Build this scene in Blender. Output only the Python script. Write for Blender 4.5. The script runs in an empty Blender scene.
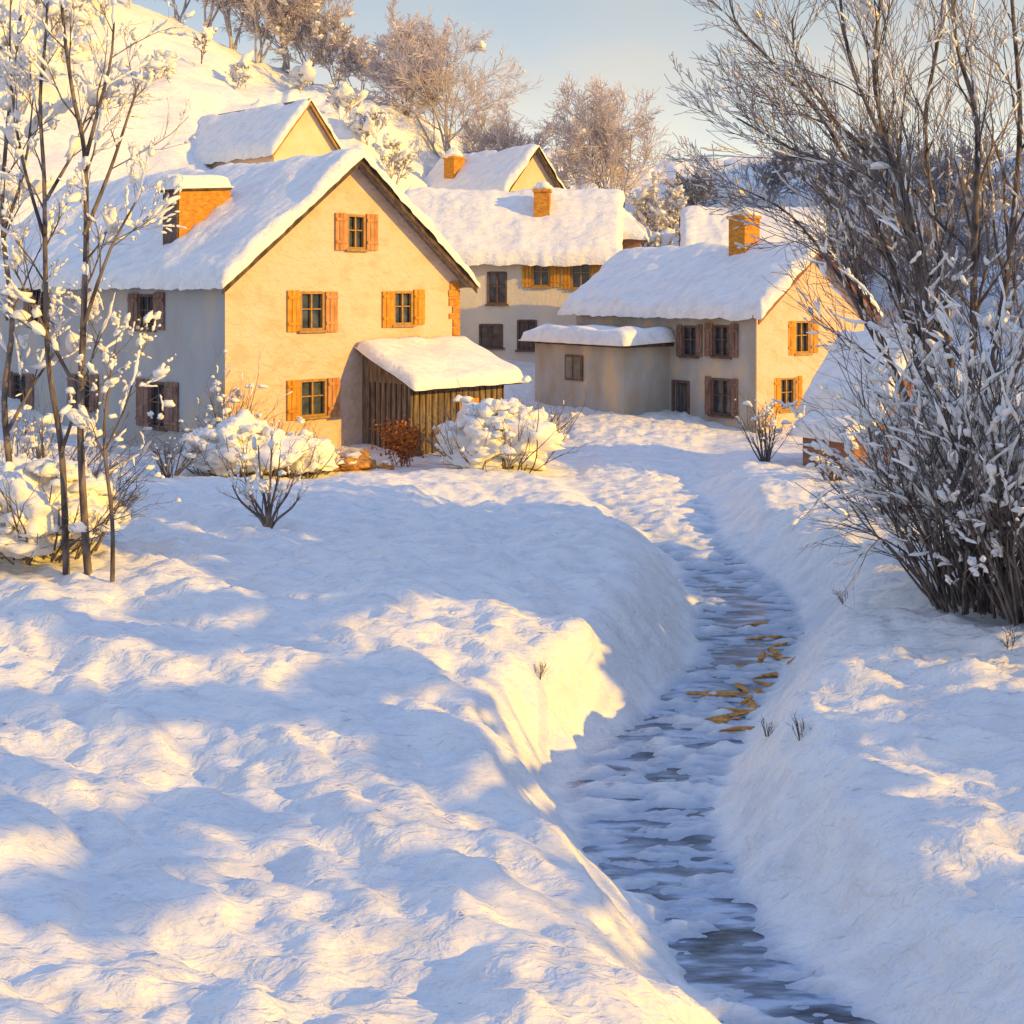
import bpy, bmesh, math, random
import numpy as np
from mathutils import Vector, Matrix, noise as mnoise

scene = bpy.context.scene
COL = scene.collection
rad = math.radians

# ------------------------------------------------------------------ camera
F, HY, CZ = 1300.0, 287.0, 5.7          # focal length (px), horizon row, eye height
cam_d = bpy.data.cameras.new('camera')
cam = bpy.data.objects.new('camera', cam_d)
COL.objects.link(cam)
cam.location = (0, 0, CZ)
cam.rotation_euler = (rad(90), 0, 0)
cam_d.sensor_width = 36
cam_d.lens = 36 * F / 1024
cam_d.shift_y = (HY - 512) / 1024
cam_d.clip_end = 3000
scene.camera = cam

def at(px, py, y):
    return Vector(((px - 512) * y / F, y, CZ - (py - HY) * y / F))

# ------------------------------------------------------------------ light
SUN_EL, SP = 18.0, Vector((0.90, -0.43))
SP.normalize()
sv = Vector((SP.x * math.cos(rad(SUN_EL)), SP.y * math.cos(rad(SUN_EL)), math.sin(rad(SUN_EL))))
sun_d = bpy.data.lights.new('sun', 'SUN')
sun_d.energy = 5.0
sun_d.angle = rad(0.6)
sun_d.color = (1.0, 0.56, 0.02)
sun = bpy.data.objects.new('sun', sun_d)
COL.objects.link(sun)
sun.rotation_euler = sv.to_track_quat('Z', 'Y').to_euler()
sun.location = (30, -20, 30)

w = bpy.data.worlds.new('World')
scene.world = w
w.use_nodes = True
nt = w.node_tree
bg = nt.nodes['Background']
sky = nt.nodes.new('ShaderNodeTexSky')
sky.sky_type = 'NISHITA'
sky.sun_disc = False
sky.sun_elevation = rad(SUN_EL)
sky.sun_rotation = math.atan2(SP.x, SP.y)
sky.air_density = 1.0
sky.dust_density = 1.2
sky.ozone_density = 2.5
tc = nt.nodes.new('ShaderNodeTexCoord')
sep = nt.nodes.new('ShaderNodeSeparateXYZ')
ramp = nt.nodes.new('ShaderNodeValToRGB')
nt.links.new(tc.outputs['Generated'], sep.inputs[0])
nt.links.new(sep.outputs['Z'], ramp.inputs[0])
e = ramp.color_ramp.elements
K = 1 / 0.15
def kc(r, g, b): return (r * K, g * K, b * K, 1)
e[0].position = 0.0; e[0].color = kc(0.95, 0.82, 0.66)
e[1].position = 1.0; e[1].color = kc(0.37, 0.57, 1.10)
for pos_, c_ in ((0.10, kc(1.02, 1.00, 0.86)), (0.15, kc(0.80, 0.80, 0.75)), (0.21, kc(0.59, 0.66, 0.70)), (0.45, kc(0.44, 0.58, 0.88))):
    q_ = e.new(pos_); q_.color = c_
# thin cloud veil
cn = nt.nodes.new('ShaderNodeTexNoise'); cn.inputs['Scale'].default_value = 5.0; cn.inputs['Detail'].default_value = 5
mp = nt.nodes.new('ShaderNodeMapping'); mp.inputs['Scale'].default_value = (1, 1, 2.6)
nt.links.new(tc.outputs['Generated'], mp.inputs[0]); nt.links.new(mp.outputs[0], cn.inputs['Vector'])
cr = nt.nodes.new('ShaderNodeValToRGB')
cr.color_ramp.elements[0].position = 0.38; cr.color_ramp.elements[0].color = (0.92, 0.97, 1.04, 1)
cr.color_ramp.elements[1].position = 0.66; cr.color_ramp.elements[1].color = (1.12, 1.03, 0.94, 1)
nt.links.new(cn.outputs['Fac'], cr.inputs[0])
mx = nt.nodes.new('ShaderNodeMix'); mx.data_type = 'RGBA'; mx.blend_type = 'MIX'; mx.inputs[0].default_value = 0.85
mx2 = nt.nodes.new('ShaderNodeMix'); mx2.data_type = 'RGBA'; mx2.blend_type = 'MULTIPLY'; mx2.inputs[0].default_value = 1
nt.links.new(sky.outputs[0], mx.inputs[6]); nt.links.new(ramp.outputs[0], mx.inputs[7])
nt.links.new(mx.outputs[2], mx2.inputs[6]); nt.links.new(cr.outputs[0], mx2.inputs[7])
nt.links.new(mx2.outputs[2], bg.inputs[0])
bg.inputs[1].default_value = 0.15

scene.view_settings.view_transform = 'Standard'
scene.view_settings.look = 'None'
scene.view_settings.exposure = 0

# ------------------------------------------------------------------ materials
def mat(name, c1, c2=None, scale=3.0, stretch=(1, 1, 1), rough=0.8, bump=0.3, dist=0.05, bscale=None,
        c3=None, spec=0.2, detail=4.0, rot=(0, 0, 0), lo=0.35, hi=0.65, pos=True):
    m = bpy.data.materials.new(name)
    m.use_nodes = True
    t = m.node_tree
    p = t.nodes['Principled BSDF']
    p.inputs['Roughness'].default_value = rough
    p.inputs['Specular IOR Level'].default_value = spec
    g = t.nodes.new('ShaderNodeNewGeometry') if pos else t.nodes.new('ShaderNodeTexCoord')
    src = g.outputs['Position'] if pos else g.outputs['Object']
    mp = t.nodes.new('ShaderNodeMapping')
    mp.inputs['Scale'].default_value = stretch
    mp.inputs['Rotation'].default_value = rot
    t.links.new(src, mp.inputs[0])
    n = t.nodes.new('ShaderNodeTexNoise')
    n.inputs['Scale'].default_value = scale
    n.inputs['Detail'].default_value = detail
    t.links.new(mp.outputs[0], n.inputs['Vector'])
    r = t.nodes.new('ShaderNodeValToRGB')
    r.color_ramp.elements[0].position = lo; r.color_ramp.elements[0].color = (*c1, 1)
    r.color_ramp.elements[1].position = hi; r.color_ramp.elements[1].color = (*(c2 or c1), 1)
    if c3:
        q = r.color_ramp.elements.new((lo + hi) / 2); q.color = (*c3, 1)
    t.links.new(n.outputs['Fac'], r.inputs[0])
    t.links.new(r.outputs[0], p.inputs['Base Color'])
    if bump:
        n2 = t.nodes.new('ShaderNodeTexNoise')
        n2.inputs['Scale'].default_value = bscale or scale * 2
        n2.inputs['Detail'].default_value = 5
        n2.inputs['Distortion'].default_value = 0.6
        t.links.new(mp.outputs[0], n2.inputs['Vector'])
        b = t.nodes.new('ShaderNodeBump')
        b.inputs['Strength'].default_value = bump
        b.inputs['Distance'].default_value = dist
        t.links.new(n2.outputs['Fac'], b.inputs['Height'])
        t.links.new(b.outputs[0], p.inputs['Normal'])
    return m

M = {}
def snow_mat(name, rot, str1, str2, sc2):
    m = mat(name, (0.78, 0.77, 0.75), (0.91, 0.88, 0.82), scale=1.3, stretch=(1.0, 2.4, 2.0), rot=(0, 0, rot), rough=0.7, bump=str1,
            dist=0.12, bscale=2.2, c3=(0.86, 0.84, 0.80))
    t = m.node_tree; p = t.nodes['Principled BSDF']
    b1 = p.inputs['Normal'].links[0].from_node
    g = t.nodes.new('ShaderNodeNewGeometry'); mp = t.nodes.new('ShaderNodeMapping')
    mp.inputs['Scale'].default_value = (1, 4.0, 3.0); mp.inputs['Rotation'].default_value = (0, 0, rot + 0.15)
    t.links.new(g.outputs['Position'], mp.inputs[0])
    n = t.nodes.new('ShaderNodeTexNoise'); n.inputs['Scale'].default_value = sc2; n.inputs['Detail'].default_value = 3; n.inputs['Distortion'].default_value = 1.2
    t.links.new(mp.outputs[0], n.inputs['Vector'])
    b = t.nodes.new('ShaderNodeBump'); b.inputs['Strength'].default_value = str2; b.inputs['Distance'].default_value = 0.05
    t.links.new(n.outputs['Fac'], b.inputs['Height']); t.links.new(b1.outputs[0], b.inputs['Normal'])
    t.links.new(b.outputs[0], p.inputs['Normal'])
    return m
M['snow'] = snow_mat('snow', 0.5, 0.6, 0.6, 3.2)
M['roof_snow'] = snow_mat('roof_snow', -0.6, 0.6, 0.6, 2.4)
M['clump'] = mat('snow_clump', (0.82, 0.80, 0.77), (0.91, 0.88, 0.82), scale=6, rough=0.65, bump=0.4, dist=0.04, bscale=9)
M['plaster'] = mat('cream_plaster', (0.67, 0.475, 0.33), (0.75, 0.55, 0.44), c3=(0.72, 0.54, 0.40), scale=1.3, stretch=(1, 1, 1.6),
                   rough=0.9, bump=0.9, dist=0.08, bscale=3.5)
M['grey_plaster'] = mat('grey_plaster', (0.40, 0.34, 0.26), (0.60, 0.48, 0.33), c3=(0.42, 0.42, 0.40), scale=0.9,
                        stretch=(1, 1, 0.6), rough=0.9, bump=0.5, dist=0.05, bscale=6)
M['peach_plaster'] = mat('peach_plaster', (0.74, 0.55, 0.38), (0.82, 0.64, 0.48), scale=1.2, rough=0.9, bump=0.7, dist=0.06, bscale=4)
M['shade_plaster'] = mat('shaded_side_plaster', (0.40, 0.38, 0.36), (0.52, 0.45, 0.37), c3=(0.42, 0.43, 0.43), scale=0.8, stretch=(1, 1, 0.5), rough=0.9, bump=0.6, dist=0.05, bscale=5)  # greyer version of the cream wall, with the averted side's shade in its colour
M['blue_plaster'] = mat('pale_plaster', (0.62, 0.58, 0.50), (0.72, 0.64, 0.50), scale=1.0, stretch=(1, 1, 0.7), rough=0.9,
                        bump=0.5, dist=0.05, bscale=6)
M['wood_dark'] = mat('dark_wood', (0.06, 0.045, 0.035), (0.16, 0.11, 0.08), scale=4, stretch=(1, 1, 0.4), bump=0.5, dist=0.03)
M['soffit'] = mat('weathered_boards', (0.16, 0.14, 0.13), (0.30, 0.25, 0.22), scale=5, stretch=(1, 1, 1), bump=0.5, dist=0.03)
M['red_board'] = mat('reddish_boards', (0.24, 0.10, 0.07), (0.34, 0.16, 0.12), scale=5, bump=0.4, dist=0.03)
M['shed_wood'] = mat('grey_shed_boards', (0.12, 0.09, 0.065), (0.30, 0.23, 0.16), scale=6, stretch=(2, 2, 0.25), bump=0.7, dist=0.04)
M['shutter'] = mat('orange_shutter', (0.44, 0.20, 0.08), (0.62, 0.32, 0.14), scale=5, stretch=(1, 1, 0.5), bump=0.4, dist=0.03)
M['shutter_ochre'] = mat('ochre_shutter', (0.50, 0.22, 0.03), (0.66, 0.34, 0.05), scale=5, stretch=(1, 1, 0.5), bump=0.4, dist=0.03)
M['shutter_brown'] = mat('brown_shutter', (0.17, 0.10, 0.08), (0.30, 0.18, 0.13), scale=5, stretch=(1, 1, 0.5), bump=0.4, dist=0.03)
M['frame'] = mat('ochre_frame', (0.34, 0.19, 0.06), (0.48, 0.28, 0.10), scale=6, bump=0.3, dist=0.02)
M['frame_dark'] = mat('dark_frame', (0.10, 0.07, 0.055), (0.18, 0.12, 0.10), scale=6, bump=0.3, dist=0.02)
M['pane'] = mat('window_glass', (0.03, 0.045, 0.06), (0.10, 0.12, 0.14), scale=3, rough=0.15, spec=0.6, bump=0.1, dist=0.02)
M['door'] = mat('dark_door', (0.08, 0.08, 0.09), (0.16, 0.13, 0.12), scale=5, stretch=(1, 1, 0.4), bump=0.3, dist=0.02)
M['brick'] = mat('ochre_brick', (0.46, 0.18, 0.03), (0.66, 0.32, 0.05), scale=5, stretch=(1, 1, 2), bump=0.6, dist=0.04)
M['brick_red'] = mat('red_brown_brick', (0.26, 0.13, 0.09), (0.38, 0.20, 0.14), scale=4, stretch=(1, 1, 2), bump=0.6, dist=0.04)
M['bark'] = mat('dark_bark', (0.06, 0.05, 0.048), (0.24, 0.19, 0.16), scale=6, stretch=(1, 1, 0.4), bump=0.6, dist=0.03)
M['twig'] = mat('twig_bark', (0.17, 0.15, 0.15), (0.36, 0.30, 0.27), scale=4, bump=0)
M['hazy_twig'] = mat('hazy_twig_bark', (0.54, 0.50, 0.52), (0.68, 0.58, 0.55), scale=1.0, bump=0)  # pale tone paints distance haze into the twigs
M['hazy_bark'] = mat('hazy_bark', (0.36, 0.34, 0.36), (0.48, 0.43, 0.42), scale=2, bump=0)  # trunks lightened the same way, haze as colour
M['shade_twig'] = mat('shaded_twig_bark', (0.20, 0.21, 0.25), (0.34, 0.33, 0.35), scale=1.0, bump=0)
M['rust_leaf'] = mat('rust_leaves', (0.42, 0.10, 0.02), (0.55, 0.20, 0.03), scale=9, bump=0)
M['stone'] = mat('ochre_stone_and_reflection', (0.42, 0.20, 0.06), (0.74, 0.36, 0.09), scale=9, bump=0.5, dist=0.04)  # row stones by the house, and orange reflections laid on the stream
M['leafgreen'] = mat('dark_evergreen_leaf', (0.04, 0.06, 0.035), (0.10, 0.10, 0.05), scale=4, bump=0)

def water_mat():
    m = bpy.data.materials.new('icy_water'); m.use_nodes = True
    t = m.node_tree; p = t.nodes['Principled BSDF']
    g = t.nodes.new('ShaderNodeNewGeometry')
    mp = t.nodes.new('ShaderNodeMapping'); mp.inputs['Scale'].default_value = (0.8, 2.6, 1)
    t.links.new(g.outputs['Position'], mp.inputs[0])
    n = t.nodes.new('ShaderNodeTexNoise'); n.inputs['Scale'].default_value = 1.6; n.inputs['Detail'].default_value = 5
    t.links.new(mp.outputs[0], n.inputs['Vector'])
    r = t.nodes.new('ShaderNodeValToRGB')
    e = r.color_ramp.elements
    e[0].position = 0.36; e[0].color = (0.04, 0.05, 0.07, 1)
    e[1].position = 0.60; e[1].color = (0.46, 0.54, 0.66, 1)
    q = e.new(0.50); q.color = (0.16, 0.21, 0.28, 1)
    t.links.new(n.outputs['Fac'], r.inputs[0]); t.links.new(r.outputs[0], p.inputs['Base Color'])
    p.inputs['Roughness'].default_value = 0.22
    n2 = t.nodes.new('ShaderNodeTexNoise'); n2.inputs['Scale'].default_value = 5; n2.inputs['Detail'].default_value = 3
    t.links.new(mp.outputs[0], n2.inputs['Vector'])
    b = t.nodes.new('ShaderNodeBump'); b.inputs['Strength'].default_value = 0.35; b.inputs['Distance'].default_value = 0.04
    t.links.new(n2.outputs['Fac'], b.inputs['Height']); t.links.new(b.outputs[0], p.inputs['Normal'])
    return m
M['water'] = water_mat()

# ------------------------------------------------------------------ mesh helpers
class MB:
    def __init__(s): s.v = []; s.f = []
    def add(s, vs, fs):
        o = len(s.v)
        s.v.extend([tuple(v) for v in vs])
        s.f.extend([tuple(i + o for i in f) for f in fs])
    def box(s, a, b):
        x0, y0, z0 = a; x1, y1, z1 = b
        s.add([(x0, y0, z0), (x1, y0, z0), (x1, y1, z0), (x0, y1, z0), (x0, y0, z1), (x1, y0, z1), (x1, y1, z1), (x0, y1, z1)],
              [(0, 3, 2, 1), (4, 5, 6, 7), (0, 1, 5, 4), (1, 2, 6, 5), (2, 3, 7, 6), (3, 0, 4, 7)])
    def hexa(s, p):      # 8 corners: bottom 4, top 4
        s.add(p, [(0, 3, 2, 1), (4, 5, 6, 7), (0, 1, 5, 4), (1, 2, 6, 5), (2, 3, 7, 6), (3, 0, 4, 7)])
    def prism(s, poly, y0, y1):   # polygon in xz extruded in y
        n = len(poly)
        vs = [(x, y0, z) for x, z in poly] + [(x, y1, z) for x, z in poly]
        fs = [tuple(range(n)), tuple(range(2 * n - 1, n - 1, -1))]
        for i in range(n):
            j = (i + 1) % n
            fs.append((j, i, i + n, j + n))
        s.add(vs, fs)
    def tube(s, pts, rs, sides=4):
        n = len(pts)
        vs = []; fs = []
        for i in range(n):
            a = pts[max(i - 1, 0)]; b = pts[min(i + 1, n - 1)]
            d = (b - a)
            if d.length < 1e-6: d = Vector((0, 0, 1))
            d.normalize()
            ref = Vector((1, 0, 0)) if abs(d.x) < 0.8 else Vector((0, 1, 0))
            u = d.cross(ref); u.normalize(); v = d.cross(u)
            for k in range(sides):
                an = 2 * math.pi * k / sides
                vs.append(pts[i] + (u * math.cos(an) + v * math.sin(an)) * rs[i])
        for i in range(n - 1):
            for k in range(sides):
                k2 = (k + 1) % sides
                fs.append((i * sides + k, i * sides + k2, (i + 1) * sides + k2, (i + 1) * sides + k))
        fs.append(tuple(range((n - 1) * sides, n * sides)))
        s.add(vs, fs)
    def build(s, name, m, parent=None, smooth=False):
        me = bpy.data.meshes.new(name)
        me.from_pydata(s.v, [], s.f)
        if smooth:
            me.polygons.foreach_set('use_smooth', [True] * len(me.polygons))
        me.materials.append(m)
        me.update()
        bm = bmesh.new(); bm.from_mesh(me)
        if len(bm.faces) < 60000: bmesh.ops.recalc_face_normals(bm, faces=bm.faces)
        bm.to_mesh(me); bm.free()
        o = bpy.data.objects.new(name, me)
        COL.objects.link(o)
        if parent: o.parent = parent
        return o

def ico(sub):
    bm = bmesh.new(); bmesh.ops.create_icosphere(bm, subdivisions=sub, radius=1)
    v = [tuple(x.co) for x in bm.verts]; f = [tuple(q.index for q in p.verts) for p in bm.faces]
    bm.free(); return v, f
ICO = {k: ico(k) for k in (1, 2, 3, 5)}

def clump(mb, p, sx, sy, sz, rng, sub=2, tilt=None, jit=0.22):
    v, f = ICO[sub]
    off = Vector((rng.uniform(0, 99), rng.uniform(0, 99), rng.uniform(0, 99)))
    rz = rng.uniform(0, 6.28); c, s_ = math.cos(rz), math.sin(rz)
    out = []
    for x in v:
        q = Vector(x)
        k = 1 + jit * 1.7 * mnoise.noise(q * 1.4 + off) + jit * 1.1 * mnoise.noise(q * 3.4 + off)
        if sub > 3: k += 0.10 * mnoise.noise(q * 7 + off) + 0.07 * mnoise.noise(q * 15 + off) + 0.05 * mnoise.noise(q * 28 + off)
        z = q.z * (1.0 if q.z > 0 else 0.55)
        a, b, z = q.x * sx * k, q.y * sy * k, z * sz * k
        if tilt is None: a, b = a * c - b * s_, a * s_ + b * c
        r = Vector((a, b, z))
        if tilt is not None: r = tilt @ r
        out.append(r + p)
    mb.add(out, f)

def empty(name, loc, rz=0, label=None, cat=None, group=None):
    o = bpy.data.objects.new(name, None)
    COL.objects.link(o)
    o.location = loc; o.rotation_euler = (0, 0, rz)
    o.empty_display_size = 0.3
    if label: o['label'] = label
    if cat: o['category'] = cat
    if group: o['group'] = group
    return o

# ------------------------------------------------------------------ numpy noise
_rs = np.random.RandomState(7)
_perm = np.concatenate([_rs.permutation(256)] * 3)
_gr = np.stack([np.cos(np.arange(256) / 256 * 2 * np.pi), np.sin(np.arange(256) / 256 * 2 * np.pi)], 1)
def perlin(x, y):
    xi = np.floor(x).astype(int); yi = np.floor(y).astype(int)
    xf = x - xi; yf = y - yi
    u = xf ** 3 * (xf * (xf * 6 - 15) + 10); v = yf ** 3 * (yf * (yf * 6 - 15) + 10)
    def g(ix, iy, fx, fy):
        h = _perm[(_perm[ix & 255] + iy) & 255]
        return _gr[h, 0] * fx + _gr[h, 1] * fy
    a = g(xi, yi, xf, yf); b = g(xi + 1, yi, xf - 1, yf); c = g(xi, yi + 1, xf, yf - 1); d = g(xi + 1, yi + 1, xf - 1, yf - 1)
    return (a + u * (b - a)) + v * ((c + u * (d - c)) - (a + u * (b - a)))
def fbm(x, y, o=3):
    t = 0; a = 1
    for k in range(o):
        t = t + a * perlin(x * 2 ** k + 17.3 * k, y * 2 ** k - 9.1 * k); a *= 0.5
    return t
def sst(a, b, x):
    t = np.clip((x - a) / (b - a), 0, 1); return t * t * (3 - 2 * t)

# ------------------------------------------------------------------ terrain
ZPY = [0, 11, 14, 17, 20, 24, 28, 34, 42, 48, 60]
ZPZ = [-0.6, -0.6, -0.58, -0.5, -0.38, -0.2, -0.1, 0.0, 0.15, 0.5, 0.9]
def zpath(y): return np.interp(y, ZPY, ZPZ)
_px = [(1060, 830, 150), (1000, 775, 150), (950, 728, 150), (900, 690, 150), (850, 655, 170), (800, 640, 200), (750, 668, 160),
       (700, 715, 118), (650, 748, 104), (605, 748, 92), (575, 722, 84), (545, 690, 84), (515, 662, 100), (485, 640, 130),
       (455, 640, 150), (432, 640, 170)]
PT = []
for (py, cx, wd) in _px:
    y = 15.0
    for _ in range(40): y = (CZ - float(zpath(y))) * F / (py - HY)
    PT.append((y, (cx - 512) * y / F, wd * y / F / 2))
PY = [p[0] for p in PT]; PX = [p[1] for p in PT]; PW = [p[2] * 0.74 for p in PT]
def pathx(y): return np.interp(y, PY, PX)
def pathw(y): return np.interp(y, PY, PW)

def ground(X, Y, detail=True, slush=False):
    X = np.asarray(X, float); Y = np.asarray(Y, float)
    zp = zpath(Y); xc = pathx(Y); hw = pathw(Y)
    wob = 0.45 * perlin(X * 0.1 + 3, Y * 0.42)
    dl = (xc - hw) - X + wob; dr = X - (xc + hw) + wob
    HL = np.interp(Y, [0, 11, 15, 19, 23, 27, 31, 36, 41, 48], [0.8, 1.0, 1.35, 1.45, 1.35, 1.0, 0.65, 0.35, 0.15, 0.0])
    HR = np.interp(Y, [0, 11, 15, 19, 23, 27, 32, 36, 41, 48], [1.0, 1.2, 1.55, 1.5, 1.1, 0.85, 0.95, 0.8, 0.3, 0.0])
    wl = np.interp(Y, [10, 20, 30, 45], [1.4, 1.45, 1.5, 2.4])
    # bank: quick rise then gentle
    def bank(d, H, wd): return H * (0.82 * sst(0, 1, d / wd) + 0.18 * sst(0, 6, d))
    z = zp + bank(dl, HL, wl) + bank(dr, HR, wl)
    off = np.maximum(np.maximum(dl, dr), 0)
    inv = 1 - sst(44, 52, Y)
    big = sst(0.4, 4, off)
    z = z + inv * big * (0.38 * fbm(X * 0.17 + 5, Y * 0.17 + 1, 2))
    # hills
    P = np.interp(X, [-60, -34, -26, -17, -9, -6, 0, 8, 14, 20, 35, 60], [27, 28, 25, 20, 18.4, 17, 15.4, 14.2, 14.0, 14.0, 14.0, 14.0])
    rl = np.interp(Y, [46, 52, 58, 65, 74, 84, 96, 130, 220, 500], [0, 0.05, 0.22, 0.46, 0.70, 0.90, 1.0, 0.95, 0.7, 0.5])
    rr = np.interp(Y, [46, 56, 66, 75, 85, 98, 130, 220, 500], [0, 0.03, 0.14, 0.34, 0.66, 1.0, 0.95, 0.7, 0.5])
    b = sst(-9, -1, X)
    hill = P * (rl * (1 - b) + rr * b)
    hz = hill + sst(50, 75, Y) * (1.3 * fbm(X * 0.09, Y * 0.09, 3) + 0.8 * fbm(X * 0.38, Y * 0.38, 3) + 0.25 * fbm(X * 1.1, Y * 1.1, 2))
    z = z + np.maximum(hz, 0) * sst(44, 50, Y)
    # unseen hill added on the right to shade the hillside, and the rise the viewer stands on
    z = z + 31.0 * np.exp(-((X - 69) / 19) ** 2 - ((Y - 63) / 34) ** 2)
    z = z + np.interp(Y, [-400, -40, 0, 3, 6, 9, 10.5], [7, 6, 4.6, 3.4, 1.1, 0.1, 0.0])
    if detail:
        fade = 1 - 0.65 * sst(25, 46, Y)
        outm = sst(-0.05, 0.5, off) * fade
        ca, sa = math.cos(0.55), math.sin(0.55)
        U = X * ca - Y * sa; V = X * sa + Y * ca
        ridg = 0.5 - np.abs(perlin(U * 0.75 + 4, V * 1.35))
        lump = fbm(U * 0.55 + 2, V * 0.95, 2); fine = fbm(U * 1.5, V * 3.0 + 8, 3)
        z = z + outm * (0.28 * lump + 0.16 * fine + 0.05 * (ridg - 0.25) + 0.02 * fbm(U * 4.5, V * 7, 2))
        # broken snow and ice inside the channel
        inn = 1 - sst(-0.05, 0.35, off)
        cen = 1 - sst(0.25, 1.0, np.abs(X - xc) / np.maximum(hw, 0.1))
        n = fbm(X * 0.9 + 11, Y * 2.1, 3) + 0.85 * fbm(X * 2.2, Y * 7.5 + 3, 4)
        wet = np.interp(Y, [10, 12, 15, 16, 19, 25, 29, 33], [0.05, 0.075, 0.05, -0.02, 0.05, 0.055, -0.05, -0.14])
        z = z + inn * (0.14 * n + 0.03 - wet * (0.35 + 0.65 * cen))
    return (z, inn * (1 - sst(-0.01, 0.13, z - zp)) * sst(9, 10, Y) * (1 - sst(33, 37, Y))) if slush else z
def gz(x, y): return float(ground(np.array([x]), np.array([y]))[0])

def steps(a, b, f):
    o = [a]
    while o[-1] < b: o.append(o[-1] + f(o[-1]))
    return o
xs = np.array(sorted(set([-x for x in steps(15.001, 700, lambda v: 0.3 + (v - 15) * 0.12)] + steps(-15, 15, lambda v: 0.075)
                         + steps(15.08, 700, lambda v: 0.3 + (v - 15) * 0.12))))
ys = np.array(steps(-400, 0, lambda v: max(1.0, -v * 0.15)) + steps(0.5, 900, lambda v: 0.25 if v < 9.5 else (0.05 + max(v - 11, 0) * 0.0042 if v < 50 else 0.5 + max(v - 100, 0) * 0.08)))
XX, YY = np.meshgrid(xs, ys)
ZZ, SL = ground(XX, YY, slush=True)
nx, ny = len(xs), len(ys)
vco = np.stack([XX, YY, ZZ], -1).reshape(-1, 3)
idx = np.arange(nx * ny).reshape(ny, nx)
quads = np.stack([idx[:-1, :-1], idx[:-1, 1:], idx[1:, 1:], idx[1:, :-1]], -1).reshape(-1, 4)
me = bpy.data.meshes.new('snow_ground')
me.vertices.add(len(vco)); me.vertices.foreach_set('co', vco.ravel())
me.loops.add(quads.size); me.loops.foreach_set('vertex_index', quads.ravel().astype(np.int32))
me.polygons.add(len(quads)); me.polygons.foreach_set('loop_start', np.arange(0, quads.size, 4, dtype=np.int32))
me.polygons.foreach_set('loop_total', np.full(len(quads), 4, dtype=np.int32))
me.polygons.foreach_set('use_smooth', np.ones(len(quads), bool))
me.update(); me.validate()
at_ = me.attributes.new('slush', 'FLOAT', 'POINT'); at_.data.foreach_set('value', SL.astype(np.float32).ravel())
gm = M['snow']; t_ = gm.node_tree; p_ = t_.nodes['Principled BSDF']
src_ = p_.inputs['Base Color'].links[0].from_socket
an_ = t_.nodes.new('ShaderNodeAttribute'); an_.attribute_name = 'slush'
mx_ = t_.nodes.new('ShaderNodeMix'); mx_.data_type = 'RGBA'; mx_.inputs[7].default_value = (0.44, 0.50, 0.58, 1)
t_.links.new(an_.outputs['Fac'], mx_.inputs[0]); t_.links.new(src_, mx_.inputs[6]); t_.links.new(mx_.outputs[2], p_.inputs['Base Color'])
me.materials.append(gm)
gobj = bpy.data.objects.new('snow_ground', me); COL.objects.link(gobj); gobj['kind'] = 'structure'

mb = MB()
yy = steps(9.5, 34, lambda v: 0.25)
for y in yy:
    x = float(pathx(y)); h = float(pathw(y)) + 0.5
    mb.v.append((x - h, y, float(zpath(y)))); mb.v.append((x + h, y, float(zpath(y))))
for i in range(len(yy) - 1): mb.f.append((2 * i, 2 * i + 1, 2 * i + 3, 2 * i + 2))
st = mb.build('stream', M['water']); st['kind'] = 'structure'

# ------------------------------------------------------------------ houses
def apply_bool(o, cut):
    c = cut.build('cutter', M['pane'])
    md = o.modifiers.new('b', 'BOOLEAN'); md.operation = 'DIFFERENCE'; md.object = c; md.solver = 'EXACT'
    bpy.context.view_layer.update()
    dg = bpy.context.evaluated_depsgraph_get()
    # the cutter lives in the house's own frame
    me2 = bpy.data.meshes.new_from_object(o.evaluated_get(dg))
    o.modifiers.clear(); o.data = me2
    bpy.data.objects.remove(c)

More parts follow.
